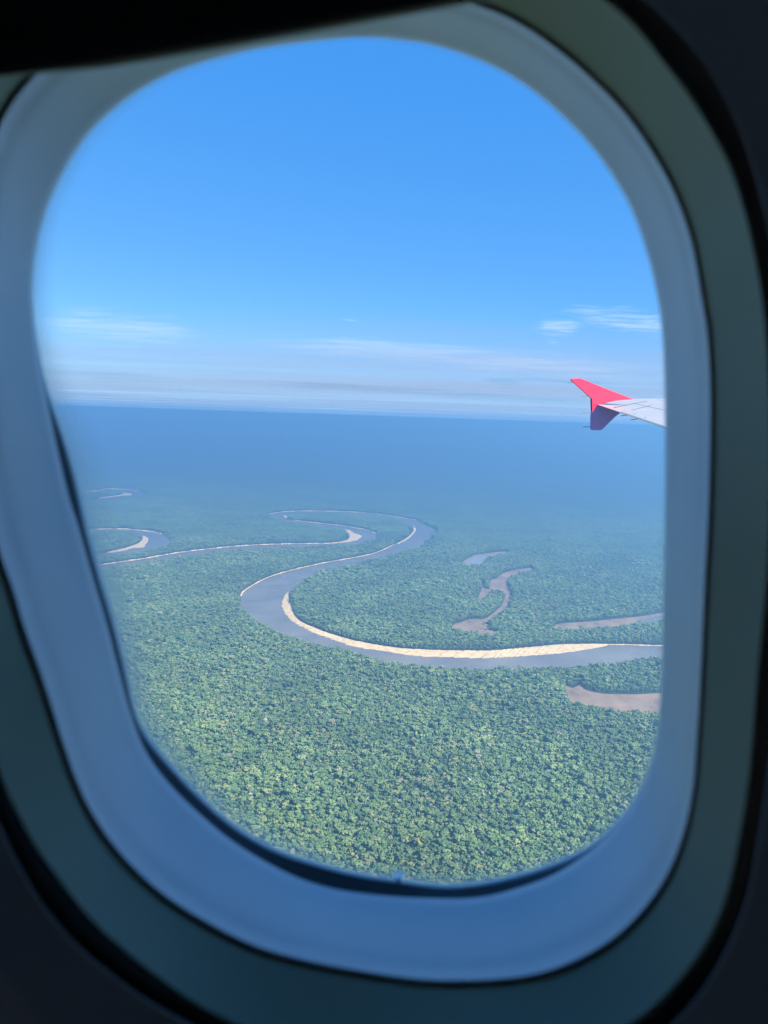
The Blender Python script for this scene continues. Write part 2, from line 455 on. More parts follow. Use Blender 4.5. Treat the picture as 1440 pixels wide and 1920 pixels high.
# ------------------------------------------------------------------ trees
def foliage(name, ramp, leafvar=0.35, by_place=False):
    m = bpy.data.materials.new(name)
    m.use_nodes = True
    t = m.node_tree
    t.nodes.clear()
    oi = t.nodes.new('ShaderNodeObjectInfo')
    cr = t.nodes.new('ShaderNodeValToRGB')
    el = cr.color_ramp.elements
    el[0].position, el[0].color = ramp[0][0], (*ramp[0][1], 1)
    el[1].position, el[1].color = ramp[-1][0], (*ramp[-1][1], 1)
    for p, c in ramp[1:-1]:
        el.new(p).color = (*c, 1)
    if by_place:                                          # far canopy: tone changes from crown to crown inside one patch
        ge = t.nodes.new('ShaderNodeNewGeometry')
        nf = t.nodes.new('ShaderNodeTexNoise')
        nf.inputs['Scale'].default_value = 0.028
        nf.inputs['Detail'].default_value = 3
        nf.inputs['Roughness'].default_value = 0.75
        t.links.new(ge.outputs['Position'], nf.inputs['Vector'])
        mf = t.nodes.new('ShaderNodeMapRange')
        mf.inputs['From Min'].default_value = 0.34
        mf.inputs['From Max'].default_value = 0.68
        t.links.new(nf.outputs['Fac'], mf.inputs['Value'])
        t.links.new(mf.outputs[0], cr.inputs['Fac'])
    else:
        t.links.new(oi.outputs['Random'], cr.inputs['Fac'])
    tc = t.nodes.new('ShaderNodeTexCoord')
    n = t.nodes.new('ShaderNodeTexNoise')
    n.inputs['Scale'].default_value = 0.7
    n.inputs['Detail'].default_value = 5
    t.links.new(tc.outputs['Object'], n.inputs['Vector'])
    mr = t.nodes.new('ShaderNodeMapRange')
    mr.inputs['From Min'].default_value = 0.3
    mr.inputs['From Max'].default_value = 0.7
    mr.inputs['To Min'].default_value = 1 - leafvar
    mr.inputs['To Max'].default_value = 1 + leafvar
    t.links.new(n.outputs['Fac'], mr.inputs['Value'])
    nb = t.nodes.new('ShaderNodeTexNoise')               # broad paler and darker patches of canopy, a few hundred metres across
    nb.inputs['Scale'].default_value = 0.0022
    nb.inputs['Detail'].default_value = 4
    t.links.new(oi.outputs['Location'], nb.inputs['Vector'])
    mb_ = t.nodes.new('ShaderNodeMapRange')
    mb_.inputs['From Min'].default_value = 0.3
    mb_.inputs['From Max'].default_value = 0.7
    mb_.inputs['To Min'].default_value = 0.74
    mb_.inputs['To Max'].default_value = 1.24
    t.links.new(nb.outputs['Fac'], mb_.inputs['Value'])
    mm_ = t.nodes.new('ShaderNodeMath')
    mm_.operation = 'MULTIPLY'
    t.links.new(mr.outputs[0], mm_.inputs[0])
    t.links.new(mb_.outputs[0], mm_.inputs[1])
    mx = t.nodes.new('ShaderNodeMix')
    mx.data_type = 'RGBA'
    mx.blend_type = 'MULTIPLY'
    mx.inputs['Factor'].default_value = 1
    t.links.new(cr.outputs[0], mx.inputs[6])
    t.links.new(mm_.outputs[0], mx.inputs[7])
    d = t.nodes.new('ShaderNodeBsdfDiffuse')
    tr = t.nodes.new('ShaderNodeBsdfTranslucent')
    ms = t.nodes.new('ShaderNodeMixShader')
    ms.inputs[0].default_value = 0.2
    o = t.nodes.new('ShaderNodeOutputMaterial')
    t.links.new(mx.outputs[2], d.inputs['Color'])
    t.links.new(mx.outputs[2], tr.inputs['Color'])
    t.links.new(d.outputs[0], ms.inputs[1])
    t.links.new(tr.outputs[0], ms.inputs[2])
    t.links.new(ms.outputs[0], o.inputs['Surface'])
    return m


RAMP = [(0.0, (0.073, 0.127, 0.054)), (0.25, (0.097, 0.162, 0.063)), (0.5, (0.123, 0.190, 0.070)), (0.72, (0.159, 0.225, 0.083)),
        (0.88, (0.193, 0.250, 0.093)), (0.965, (0.244, 0.269, 0.105)), (0.99, (0.258, 0.233, 0.146)), (1.0, (0.268, 0.239, 0.202))]
leaf_m = foliage('rainforest leaves', RAMP)
leaf_far = foliage('far rainforest leaves', [(p, tuple(0.92 * q for q in c)) for p, c in RAMP[:6]], 0.2, True)
bark_m, bnt, bb = material('pale bark', (0.30, 0.27, 0.22), 0.85, 0.2)
noise_colour(bnt, bb, [(0.3, (0.07, 0.06, 0.045)), (0.7, (0.15, 0.13, 0.105))], 1.2, 5, vec_scale=(1, 1, 0.25))

ICO = {}
for sd in (0, 1, 2):
    bm = bmesh.new()
    bmesh.ops.create_icosphere(bm, subdivisions=max(sd, 1), radius=1.0) if sd else bmesh.ops.create_icosphere(bm, subdivisions=1, radius=1.0)
    if sd == 0:
        bm.free()
        bm = bmesh.new()
        bmesh.ops.create_icosphere(bm, subdivisions=1, radius=1.0)
    bm.verts.ensure_lookup_table()
    ICO[sd] = (np.array([v.co[:] for v in bm.verts]), [tuple(v.index for v in fc.verts) for fc in bm.faces])
    bm.free()


def crown_geometry(g, rx, rz, clumps, leaves, flat):
    """A crown of many lumpy clumps and loose leaf sprays round the origin; rx, rz are its half width and half height."""
    V, Fc = [], []
    nv = 0
    iv, ifc = ICO[1]
    cents = []
    for k in range(clumps):
        a = g.uniform(0, 2 * math.pi) if k else 0.0
        q = math.sqrt(g.random()) * 0.82 if k else 0.0
        up = math.sqrt(max(0, 1 - q * q))
        zc = (up * g.uniform(0.45, 1.0) if g.random() < 0.66 else -up * g.uniform(0.1, 1.5)) * (0.75 - 0.3 * flat)
        c = np.array([q * math.cos(a) * rx, q * math.sin(a) * rx, zc * rz])
        rr = rx * g.uniform(0.24, 0.46)
        cents.append((c, rr))
        v = iv * (1 + g.uniform(-0.20, 0.22, (len(iv), 1))) * np.array([rr, rr, rr * g.uniform(0.6, 0.9)])
        V.append(v + c)
        Fc += [tuple(i + nv for i in f) for f in ifc]
        nv += len(iv)
    for k in range(leaves):
        c, rr = cents[int(g.integers(len(cents)))]
        d = g.normal(size=3)
        d[2] = abs(d[2]) * 0.9 if g.random() < 0.8 else d[2]
        d /= np.linalg.norm(d)
        p = c + d * rr * g.uniform(0.85, 1.32)
        a = np.cross(d, g.normal(size=3))
        a /= np.linalg.norm(a)
        b = np.cross(d, a)
        b = b * 0.7 + d * g.uniform(-0.7, 0.7)
        s = rx * g.uniform(0.07, 0.17)
        V.append(np.array([p - a * s, p + b * s * 0.8, p + a * s, p - b * s * 0.8]))
        Fc.append((nv, nv + 1, nv + 2, nv + 3))
        nv += 4
    return np.vstack(V), Fc


def tube_path(pts, radii, n=6):
    V, Fc = [], []
    for i, (p, r) in enumerate(zip(pts, radii)):
        for k in range(n):
            a = 2 * math.pi * k / n
            V.append((p[0] + r * math.cos(a), p[1] + r * math.sin(a), p[2]))
        if i:
            for k in range(n):
                a0, b0 = (i - 1) * n + k, (i - 1) * n + (k + 1) % n
                Fc.append((a0, b0, b0 + n, a0 + n))
    return V, Fc


def trunk_geometry(g, h, r, spread):
    V, Fc = tube_path([(0, 0, -0.3), (g.normal(0, .15), g.normal(0, .15), h * 0.3), (g.normal(0, .3), g.normal(0, .3), h * 0.62), (g.normal(0, .3), g.normal(0, .3), h * 0.86)], [r * 1.5, r, r * 0.8, r * 0.35])
    for k in range(4):
        a = g.uniform(0, 6.28)
        s = spread * g.uniform(0.45, 0.8)
        z0 = h * g.uniform(0.55, 0.68)
        v, f = tube_path([(0, 0, z0), (s * 0.45 * math.cos(a), s * 0.45 * math.sin(a), z0 + h * 0.10), (s * math.cos(a), s * math.sin(a), z0 + h * g.uniform(0.16, 0.24))], [r * 0.55, r * 0.38, r * 0.15], 5)
        m = len(V)
        V += v
        Fc += [tuple(i + m for i in q) for q in f]
    return V, Fc


KINDS = []        # height, half width, half height, flatness, clumps
for k in range(10):
    g = np.random.default_rng(100 + k)
    typ = k % 5
    if typ == 0:
        KINDS.append((g, 22, 6.2, 4.6, 0.1, 15))
    elif typ == 1:
        KINDS.append((g, 20, 4.4, 5.0, 0.0, 11))
    elif typ == 2:
        KINDS.append((g, 26, 7.0, 4.0, 0.6, 16))
    elif typ == 3:
        KINDS.append((g, 17, 3.6, 3.8, 0.0, 9))
    else:
        KINDS.append((g, 23, 5.3, 5.6, 0.1, 14))
tree_parts = []
src_near = bpy.data.collections.new('tree sources')
for k, (g, h, rx, rz, fl, nc) in enumerate(KINDS):
    cv, cf = crown_geometry(g, rx, rz, nc, 40, fl)
    cv = cv + np.array([0, 0, h - rz * 0.62])
    tv, tf = trunk_geometry(g, h, 0.34 + 0.02 * rx, rx)
    tree_parts.append((mesh('crown', cv, cf, [leaf_m]), mesh('trunk', tv, tf, [bark_m]), h, rx))
    v = np.vstack([cv, np.array(tv)])
    f = cf + [tuple(i + len(cv) for i in q) for q in tf]
    o = bpy.data.objects.new('rainforest_tree_%02d' % k, mesh('rainforest tree', v, f, [leaf_m, bark_m], mat_idx=[0] * len(cf) + [1] * len(tf)))
    src_near.objects.link(o)

# distant canopy: patches of some thirty crowns
PATCH = 80.0
src_far = bpy.data.collections.new('canopy sources')
for k in range(6):
    g = np.random.default_rng(300 + k)
    V, Fc, nv = [], [], 0
    iv, ifc = ICO[1]
    up = [f for f in ifc if max(iv[i][2] for i in f) > 0.05]
    for a in range(9):
        for b in range(9):
            if g.random() < 0.10:
                continue
            x = (a + g.uniform(0.1, 0.9)) / 9 * PATCH - PATCH / 2
            y = (b + g.uniform(0.1, 0.9)) / 9 * PATCH - PATCH / 2
            rr = g.uniform(2.9, 6.0)
            z = g.uniform(11, 25)
            v = iv * (1 + g.uniform(-0.28, 0.3, (len(iv), 1))) * np.array([rr, rr, rr * 0.85]) + np.array([x, y, z])
            V.append(v)
            Fc += [tuple(i + nv for i in f) for f in up]
            nv += len(iv)
    o = bpy.data.objects.new('canopy_patch_%02d' % k, mesh('canopy patch', np.vstack(V), Fc, [leaf_far]))
    src_far.objects.link(o)


def pip(pts, poly):
    """Points inside a polygon (numpy, even-odd)."""
    x, y = pts[:, 0], pts[:, 1]
    lo, hi = poly.min(0), poly.max(0)
    idx = np.where((x > lo[0]) & (x < hi[0]) & (y > lo[1]) & (y < hi[1]))[0]
    res = np.zeros(len(pts), bool)
    if len(idx) == 0:
        return res
    xx, yy = x[idx], y[idx]
    ins = np.zeros(len(idx), bool)
    x0, y0 = poly[:, 0], poly[:, 1]
    x1, y1 = np.roll(x0, -1), np.roll(y0, -1)
    for a, b, c, d in zip(x0, y0, x1, y1):
        if b == d:
            continue
        cond = (b > yy) != (d > yy)
        ins ^= cond & (xx < (c - a) * (yy - b) / (d - b) + a)
    res[idx] = ins
    return res


OPEN = [P_river, P_back, P_loop, P_far, P_pondmud, P_snake, P_spur, P_strip, P_flat]


def in_open(pts, pad, back):
    bad = np.zeros(len(pts), bool)
    for poly in OPEN:
        for dx, dy in ((0, 0), (pad, 0), (-pad, 0), (0, -back)):
            bad |= pip(pts + np.array([dx, dy]), poly)
    return bad


def vnoise(p, scale, seed):
    """Smooth value noise on the plane."""
    g = np.random.default_rng(seed)
    T = g.random((256, 256))
    q = p / scale
    i = np.floor(q).astype(int)
    f = q - i
    f = f * f * (3 - 2 * f)
    a = T[i[:, 0] % 256, i[:, 1] % 256]
    b = T[(i[:, 0] + 1) % 256, i[:, 1] % 256]
    c = T[i[:, 0] % 256, (i[:, 1] + 1) % 256]
    d = T[(i[:, 0] + 1) % 256, (i[:, 1] + 1) % 256]
    return (a * (1 - f[:, 0]) + b * f[:, 0]) * (1 - f[:, 1]) + (c * (1 - f[:, 0]) + d * f[:, 0]) * f[:, 1]


def grid(step, rmin, rmax, half):
    xs = np.arange(-rmax * math.sin(half), rmax * math.sin(half), step)
    ys = np.arange(0, rmax, step)
    X, Y = np.meshgrid(xs, ys)
    p = np.stack([X.ravel(), Y.ravel()], 1)
    r = np.hypot(p[:, 0], p[:, 1])
    a = np.abs(np.arctan2(p[:, 0], p[:, 1]))
    p = p[(r > rmin) & (r < rmax) & (a < half)]
    return p


R1, R2 = 6900.0, 30000.0
HALF = R(25)
near = grid(7.5, 1390, R1, HALF)
near = near + rng.uniform(-3.9, 3.9, near.shape)
keep = ~in_open(near, 4.0, 9.0)
keep &= rng.random(len(near)) > 0.03 + 0.40 * (vnoise(near, 34, 5) > 0.80)
near = near[keep]
nn_ = len(near)
big = vnoise(near, 90, 9)
scl = np.clip(rng.normal(0.96, 0.27, nn_), 0.5, 1.75) * (0.82 + 0.36 * big)
emerg = rng.random(nn_) < 0.055
scl[emerg] *= 1.45
shore = in_open(near, 16.0, 30.0) | in_open(near + np.array([0, 24.0]), 8.0, 0.0)      # lower trees along the banks
scl[shore] *= 0.70
var = rng.integers(0, 10, nn_)
rot = rng.uniform(0, 2 * math.pi, nn_)

# the three hundred trees that show largest: the nearest crowns seen above the window's lower rim
WIN_A = [(690, 70), (650, 72), (500, 89), (400, 112), (320, 138), (250, 178), (190, 225), (145, 280), (108, 345), (82, 410), (67, 475), (61, 530), (62, 560), (65, 603), (72, 647), (84, 707), (100, 757), (118, 805), (138, 870),
         (157, 947), (166, 990), (190, 1077), (217, 1167), (240, 1260), (258, 1340), (285, 1388), (323, 1434), (370, 1484), (435, 1542), (514, 1589), (601, 1618), (673, 1636), (746, 1647), (800, 1655), (850, 1658), (932, 1647), (1037, 1617), (1112, 1580),
         (1165, 1530), (1199, 1479), (1221, 1426), (1234, 1362), (1239, 1290), (1242, 1200), (1244, 1100), (1246, 1000), (1247, 900), (1247, 800), (1246, 713), (1243, 647), (1238, 590), (1229, 540), (1216, 485), (1185, 395), (1145, 325), (1100, 265),
         (1040, 205), (970, 150), (895, 112), (820, 87), (760, 77), (720, 73)]
Hs = np.array([tp[2] for tp in tree_parts])
top = np.c_[near, G + Hs[var] * (0.3 + 0.7 * scl) * 0.85]
pxy = project(top)
vis = pip(pxy, spline(WIN_A, 4)) & (scl > 0.8)
dist = np.hypot(near[:, 0], near[:, 1])
order = np.argsort(np.where(vis, dist, 1e9))
single = order[:296]
mass = np.ones(nn_, bool)
mass[single] = False


def instancer(name, pts, var, scl, rot, coll, **kw):
    me = bpy.data.meshes.new(name)
    n = len(pts)
    me.vertices.add(n)
    co = np.c_[pts, np.full(n, G)].astype(np.float32)
    me.vertices.foreach_set('co', co.ravel())
    at = me.attributes.new('variant', 'INT', 'POINT')
    at.data.foreach_set('value', var.astype(np.int32))
    at = me.attributes.new('size', 'FLOAT_VECTOR', 'POINT')
    at.data.foreach_set('vector', np.asarray(scl, np.float32).ravel())
    at = me.attributes.new('turn', 'FLOAT_VECTOR', 'POINT')
    at.data.foreach_set('vector', np.c_[np.zeros(n), np.zeros(n), rot].astype(np.float32).ravel())
    o = link(name, me, **kw)
    t = bpy.data.node_groups.new(name, 'GeometryNodeTree')
    t.interface.new_socket('Geometry', in_out='INPUT', socket_type='NodeSocketGeometry')
    t.interface.new_socket('Geometry', in_out='OUTPUT', socket_type='NodeSocketGeometry')
    gi, go = t.nodes.new('NodeGroupInput'), t.nodes.new('NodeGroupOutput')
    ip = t.nodes.new('GeometryNodeInstanceOnPoints')
    ci = t.nodes.new('GeometryNodeCollectionInfo')
    ci.inputs['Collection'].default_value = coll
    ci.inputs['Separate Children'].default_value = True
    ci.inputs['Reset Children'].default_value = True
    ip.inputs['Pick Instance'].default_value = True

    def named(nm, ty):
        q = t.nodes.new('GeometryNodeInputNamedAttribute')
        q.data_type = ty
        q.inputs['Name'].default_value = nm
        return q.outputs['Attribute']
    e2r = t.nodes.new('FunctionNodeEulerToRotation')
    t.links.new(named('turn', 'FLOAT_VECTOR'), e2r.inputs[0])
    t.links.new(gi.outputs[0], ip.inputs['Points'])
    t.links.new(ci.outputs[0], ip.inputs['Instance'])
    t.links.new(named('variant', 'INT'), ip.inputs['Instance Index'])
    t.links.new(e2r.outputs[0], ip.inputs['Rotation'])
    t.links.new(named('size', 'FLOAT_VECTOR'), ip.inputs['Scale'])
    t.links.new(ip.outputs[0], go.inputs[0])
    md = o.modifiers.new('scatter', 'NODES')
    md.node_group = t
    return o


s3 = np.stack([scl, scl, (0.3 + 0.7 * scl) * rng.uniform(0.86, 1.10, nn_)], 1)
instancer('forest', near[mass], var[mass], s3[mass], rot[mass], src_near, kind='stuff', label='dense green rainforest canopy covering the lowland around the river')

sides = np.vstack([grid(PATCH, 1090, R1, R(52))])
sides = sides[(np.abs(np.arctan2(sides[:, 0], sides[:, 1])) > HALF - PATCH * 0.1 / np.hypot(sides[:, 0], sides[:, 1])) | (np.hypot(sides[:, 0], sides[:, 1]) < 1350)]
far = np.vstack([grid(PATCH, R1, R2, R(33)), sides])
far = far[~in_open(far, 24.0, 30.0)]
fn = len(far)
fs = rng.uniform(0.92, 1.12, fn)
instancer('forest', far, rng.integers(0, 6, fn), np.stack([fs, fs, rng.uniform(0.85, 1.2, fn)], 1), rng.integers(0, 4, fn) * (math.pi / 2), src_far,
          kind='stuff', label='distant blue-green rainforest canopy fading towards the horizon')


def tree(k, x, y, s, sz, rz, label, group=None, crown_mat=None):
    cm, tm, h, rx = tree_parts[k]
    e = link('rainforest_tree', None, label=label, cat='tree', group=group, loc=(x, y, G))
    e.rotation_euler = (0, 0, rz)
    e.scale = (s, s, sz)
    link('trunk', tm, e)
    c = link('crown', cm, e)
    if crown_mat:
        c.material_slots[0].link = 'OBJECT'
        c.material_slots[0].material = crown_mat
    return e


for i in single:
    tree(int(var[i]), near[i, 0], near[i, 1], s3[i, 0], s3[i, 2], rot[i],
         'green leafy rainforest tree in the nearest strip of canopy above the lower window rim', 'nearest rainforest trees above the lower window rim')

# trees that stand out by their colour
yellow_m = foliage('yellow green leaves', [(0, (0.25, 0.25, 0.05)), (1, (0.29, 0.28, 0.06))])
pale_m = foliage('whitish leaves', [(0, (0.42, 0.37, 0.33)), (1, (0.46, 0.41, 0.36))])
lime_m = foliage('lime leaves', [(0, (0.14, 0.24, 0.045)), (1, (0.16, 0.26, 0.05))])
rust_m = foliage('rusty leaves', [(0, (0.27, 0.19, 0.10)), (1, (0.29, 0.21, 0.11))])
for (px, py, k, s, m, lb) in (
        (783, 1582, 2, 1.25, yellow_m, 'tall tree with a thin yellow-green crown and pale bare trunk near the bottom centre'),
        (757, 1548, 0, 1.0, lime_m, 'bright lime-green tree crown left above the yellow-green one'),
        (470, 1493, 4, 1.0, pale_m, 'whitish tree crown near the lower left window edge'),
        (508, 1531, 0, 0.95, yellow_m, 'yellow tree crown just inside the lower left rim'),
        (582, 1515, 1, 1.0, rust_m, 'small rusty-tinged tree crown left of the bottom centre'),
        (842, 1475, 0, 1.0, rust_m, 'orange-brown tree crown standing alone right of centre'),
        (880, 1464, 4, 1.0, pale_m, 'pale greyish pink tree crown right of the orange-brown one'),
        (724, 1550, 1, 1.0, yellow_m, 'pale yellow rounded tree crown left of the lime-green one'),
        (504, 1575, 2, 0.95, lime_m, 'lime-green tree crown against the lower left rim'),
        (936, 1573, 0, 1.0, lime_m, 'lime-green tree crown low in the view right of centre'),
        (853, 1398, 4, 1.0, yellow_m, 'pale olive tree crown in the middle of the forest right of centre'),
        (497, 1352, 0, 1.0, pale_m, 'pale pinkish tree crown far out at left'),
        (1146, 1149, 2, 1.7, lime_m, 'light green tree crown above the narrow mud strip')):
    s *= 1.3
    p = on_ground(px, py, tree_parts[k][2] * s * 0.85)
    tree(k, p.x, p.y, s, s * 1.12, random.uniform(0, 6), lb, crown_mat=m)

# ------------------------------------------------------------------ the wing tip
Fw = Vector((math.sin(R(62)), math.cos(R(62)), 0))        # aircraft nose direction
Ob = Vector((math.sin(R(-28)), math.cos(R(-28)), 0))      # out along the left wing
SLOPE = R(9.0)
Ow = Ob * math.cos(SLOPE) + Vector((0, 0, 1)) * math.sin(SLOPE)
Nw = Fw.cross(Ow).normalized()
if Nw.z < 0:
    Nw = -Nw
TIP = at_depth(1120.2, 758, 19.0)
Fn = Fw.cross(Nw).normalized()        # fence normal (along the span)


def on_plane(x, y, n, p0):
    d = pdir(x, y)
    return d * (p0.dot(n) / d.dot(n))


def slab(outline, n, t0, t1):
    """A closed plate from an outline, thickness from t0 to t1 along n."""
    a = [p + n * t0 for p in outline]
    b = [p + n * t1 for p in outline]
    m = len(a)
    v = a + b
    f = [tuple(range(m)), tuple(range(2 * m - 1, m - 1, -1))] + [(i, m + i, m + (i + 1) % m, (i + 1) % m) for i in range(m)]
    return v, f


def plate(name, outline, n, t0, t1, mat, parent, bevel=0.008):
    v, f = slab(outline, n, t0, t1)
    me = mesh(name, v, f, [mat])
    bm = bmesh.new()
    bm.from_mesh(me)
    bmesh.ops.recalc_face_normals(bm, faces=bm.faces)
    big_f = [q for q in bm.faces if len(q.verts) > 4]
    bmesh.ops.triangulate(bm, faces=big_f)
    bm.to_mesh(me)
    bm.free()
    return link(name, me, parent)


wing_m, wgt, wgb = material('wing paint', (0.62, 0.64, 0.66), 0.35, 0.5)
_, _, wgs = noise_colour(wgt, wgb, [(0.3, (0.155, 0.165, 0.185)), (0.7, (0.185, 0.195, 0.21))], 1.3, 5)
red_m, rnt, rb = material('red paint', (0.72, 0.035, 0.075), 0.3, 0.5)
noise_colour(rnt, rb, [(0.3, (0.56, 0.016, 0.05)), (0.7, (0.62, 0.024, 0.06))], 2.0, 4)
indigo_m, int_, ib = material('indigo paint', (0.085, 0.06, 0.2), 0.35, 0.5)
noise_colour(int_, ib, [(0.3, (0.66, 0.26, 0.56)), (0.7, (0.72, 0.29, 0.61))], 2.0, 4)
line_m, _, _ = material('panel gap', (0.05, 0.055, 0.06), 0.7, 0.3)
rod_m, _, _ = material('static wick', (0.06, 0.06, 0.07), 0.5, 0.4)

wing = link('wing', None, label='white aircraft wing tip with a red winglet seen through the window', cat='wing', loc=TIP)


def rel(pts):
    return [p - TIP for p in pts]


wing_px = [(1120.2, 758.3), (1128.3, 756.3), (1140, 753.3), (1153.6, 750.3), (1170, 748.6), (1186, 747.8), (1215, 747.4), (1250, 747.6), (1290, 749.5), (1330, 753), (1330, 829.5), (1290, 815.8), (1244, 800), (1200, 785.5), (1161.7, 772.6)]
wo_ = rel([on_plane(x, y, Nw, TIP) for x, y in wing_px])
wo_[9] = wo_[9] + (wo_[9] - wo_[6]) * 2.2           # leading edge, inboard
wo_[10] = wo_[10] + (wo_[10] - wo_[13]) * 2.2       # trailing edge, inboard
th = [0.012, 0.03, 0.05, 0.06, 0.06, 0.06, 0.07, 0.09, 0.11, 0.13, 0.014, 0.014, 0.013, 0.012, 0.012]      # thin at the trailing edge
m_ = len(wo_)
wv_ = wo_ + [p - Nw * q for p, q in zip(wo_, th)]
wf_ = [tuple(range(m_)), tuple(range(2 * m_ - 1, m_ - 1, -1))] + [(i, m_ + i, m_ + (i + 1) % m_, (i + 1) % m_) for i in range(m_)]
wme = mesh('wing_panel', wv_, wf_, [wing_m])
bm = bmesh.new()
bm.from_mesh(wme)
bmesh.ops.recalc_face_normals(bm, faces=bm.faces)
bmesh.ops.triangulate(bm, faces=[q for q in bm.faces if len(q.verts) > 4])
bm.to_mesh(wme)
bm.free()
link('wing_panel', wme, wing)
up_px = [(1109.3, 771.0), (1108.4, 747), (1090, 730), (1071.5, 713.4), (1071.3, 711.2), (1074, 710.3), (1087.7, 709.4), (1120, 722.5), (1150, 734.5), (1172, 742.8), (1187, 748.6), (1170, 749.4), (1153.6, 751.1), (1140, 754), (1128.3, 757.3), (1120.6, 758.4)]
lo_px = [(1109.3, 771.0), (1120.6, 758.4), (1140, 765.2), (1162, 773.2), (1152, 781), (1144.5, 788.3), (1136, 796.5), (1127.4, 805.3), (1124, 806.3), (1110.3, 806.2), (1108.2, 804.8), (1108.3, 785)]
plate('upper_winglet', rel([on_plane(x, y, Fn, TIP) for x, y in up_px]), Fn, -0.03, 0.03, red_m, wing)
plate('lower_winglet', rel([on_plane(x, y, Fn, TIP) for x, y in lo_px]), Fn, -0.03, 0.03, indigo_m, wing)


def strip(name, a, b, w, n, p0, mat, lift=0.004):
    A, B = on_plane(*a, n, p0) - TIP, on_plane(*b, n, p0) - TIP
    s = (B - A).normalized().cross(n) * w * 0.5
    o = [A + s, B + s, B - s, A - s]
    return plate(name, o, n, 0.001, lift, mat, wing)


for a, b, w in \
        [((1189, 756.5), (1300, 781), 0.05), ((1150, 765), (1189, 756.5), 0.035), ((1189, 756.5), (1213, 752.6), 0.03), ((1185, 769.0), (1222, 760), 0.025), ((1232, 749.6), (1300, 755), 0.035), ((1165, 772.6), (1300, 817.4), 0.03)]:
    strip('panel_line', a, b, w, Nw, TIP, line_m)


def rod(p, q, r, parent):
    d = (q - p)
    z = d.normalized()
    x = z.orthogonal().normalized()
    y = z.cross(x)
    v = []
    for c, rr in ((p, r), (q, r * 0.6)):
        v += [c + x * rr * math.cos(k * math.pi / 3) + y * rr * math.sin(k * math.pi / 3) for k in range(6)]
    f = [(k, (k + 1) % 6, 6 + (k + 1) % 6, 6 + k) for k in range(6)] + [tuple(range(5, -1, -1)), tuple(range(6, 12))]
    return link('static_wick', mesh('static_wick', v, f, [rod_m]), parent)


for a, b in (((1066.5, 717.8), (1075, 717)), ((1090, 743.6), (1104.5, 742.2)), ((1093, 774.5), (1109, 773.2)), ((1093.5, 800.5), (1108, 800))):
    rod(on_plane(*a, Fn, TIP) - TIP, on_plane(*b, Fn, TIP) - TIP, 0.008, wing)
for a, b in (((1134, 761.5), (1140.5, 758.8)), ((1146, 766.2), (1154.5, 763.5)), ((1163, 772.6), (1171.5, 769.8)), ((1164, 779.8), (1191.5, 777)), ((1182.5, 787.5), (1211.5, 783.8)), ((1160, 780), (1160.5, 780))):
    if abs(a[0] - b[0]) < 2:
        continue
    A, B = on_plane(*b, Nw, TIP) - TIP + Nw * 0.012, None
    d = pdir(*a)
    B = d * (on_plane(*b, Nw, TIP).length / d.length) - TIP
    rod(B, A, 0.008, wing)

# ------------------------------------------------------------------ clouds
def cloud_material(name, scale, lo, hi, amount, stretch, rgb):
    m = bpy.data.materials.new(name)
    m.use_nodes = True
    t = m.node_tree
    t.nodes.clear()
    tc = t.nodes.new('ShaderNodeTexCoord')
    mp = t.nodes.new('ShaderNodeMapping')
    mp.inputs['Scale'].default_value = stretch
    t.links.new(tc.outputs['Object'], mp.inputs['Vector'])
    n = t.nodes.new('ShaderNodeTexNoise')
    n.inputs['Scale'].default_value = scale
    n.inputs['Detail'].default_value = 8
    n.inputs['Roughness'].default_value = 0.6
    n.inputs['Distortion'].default_value = 0.4
    t.links.new(mp.outputs[0], n.inputs['Vector'])
    at = t.nodes.new('ShaderNodeAttribute')
    at.attribute_name = 'film_cover'
    ad = t.nodes.new('ShaderNodeMath')
    ad.operation = 'ADD'
    t.links.new(n.outputs['Fac'], ad.inputs[0])
    t.links.new(at.outputs['Fac'], ad.inputs[1])
    mr = t.nodes.new('ShaderNodeMapRange')
    mr.interpolation_type = 'SMOOTHSTEP'
    mr.inputs['From Min'].default_value = lo
    mr.inputs['From Max'].default_value = hi
    mr.inputs['To Max'].default_value = amount
    t.links.new(ad.outputs[0], mr.inputs['Value'])
    tp = t.nodes.new('ShaderNodeBsdfTransparent')
    tl = t.nodes.new('ShaderNodeBsdfTranslucent')
    tl.inputs['Color'].default_value = (*rgb, 1)
    ms = t.nodes.new('ShaderNodeMixShader')
    t.links.new(mr.outputs[0], ms.inputs[0])
    t.links.new(tp.outputs[0], ms.inputs[1])
    t.links.new(tl.outputs[0], ms.inputs[2])
    o = t.nodes.new('ShaderNodeOutputMaterial')
    t.links.new(ms.outputs[0], o.inputs['Surface'])
    return m


ALT = 2000.0


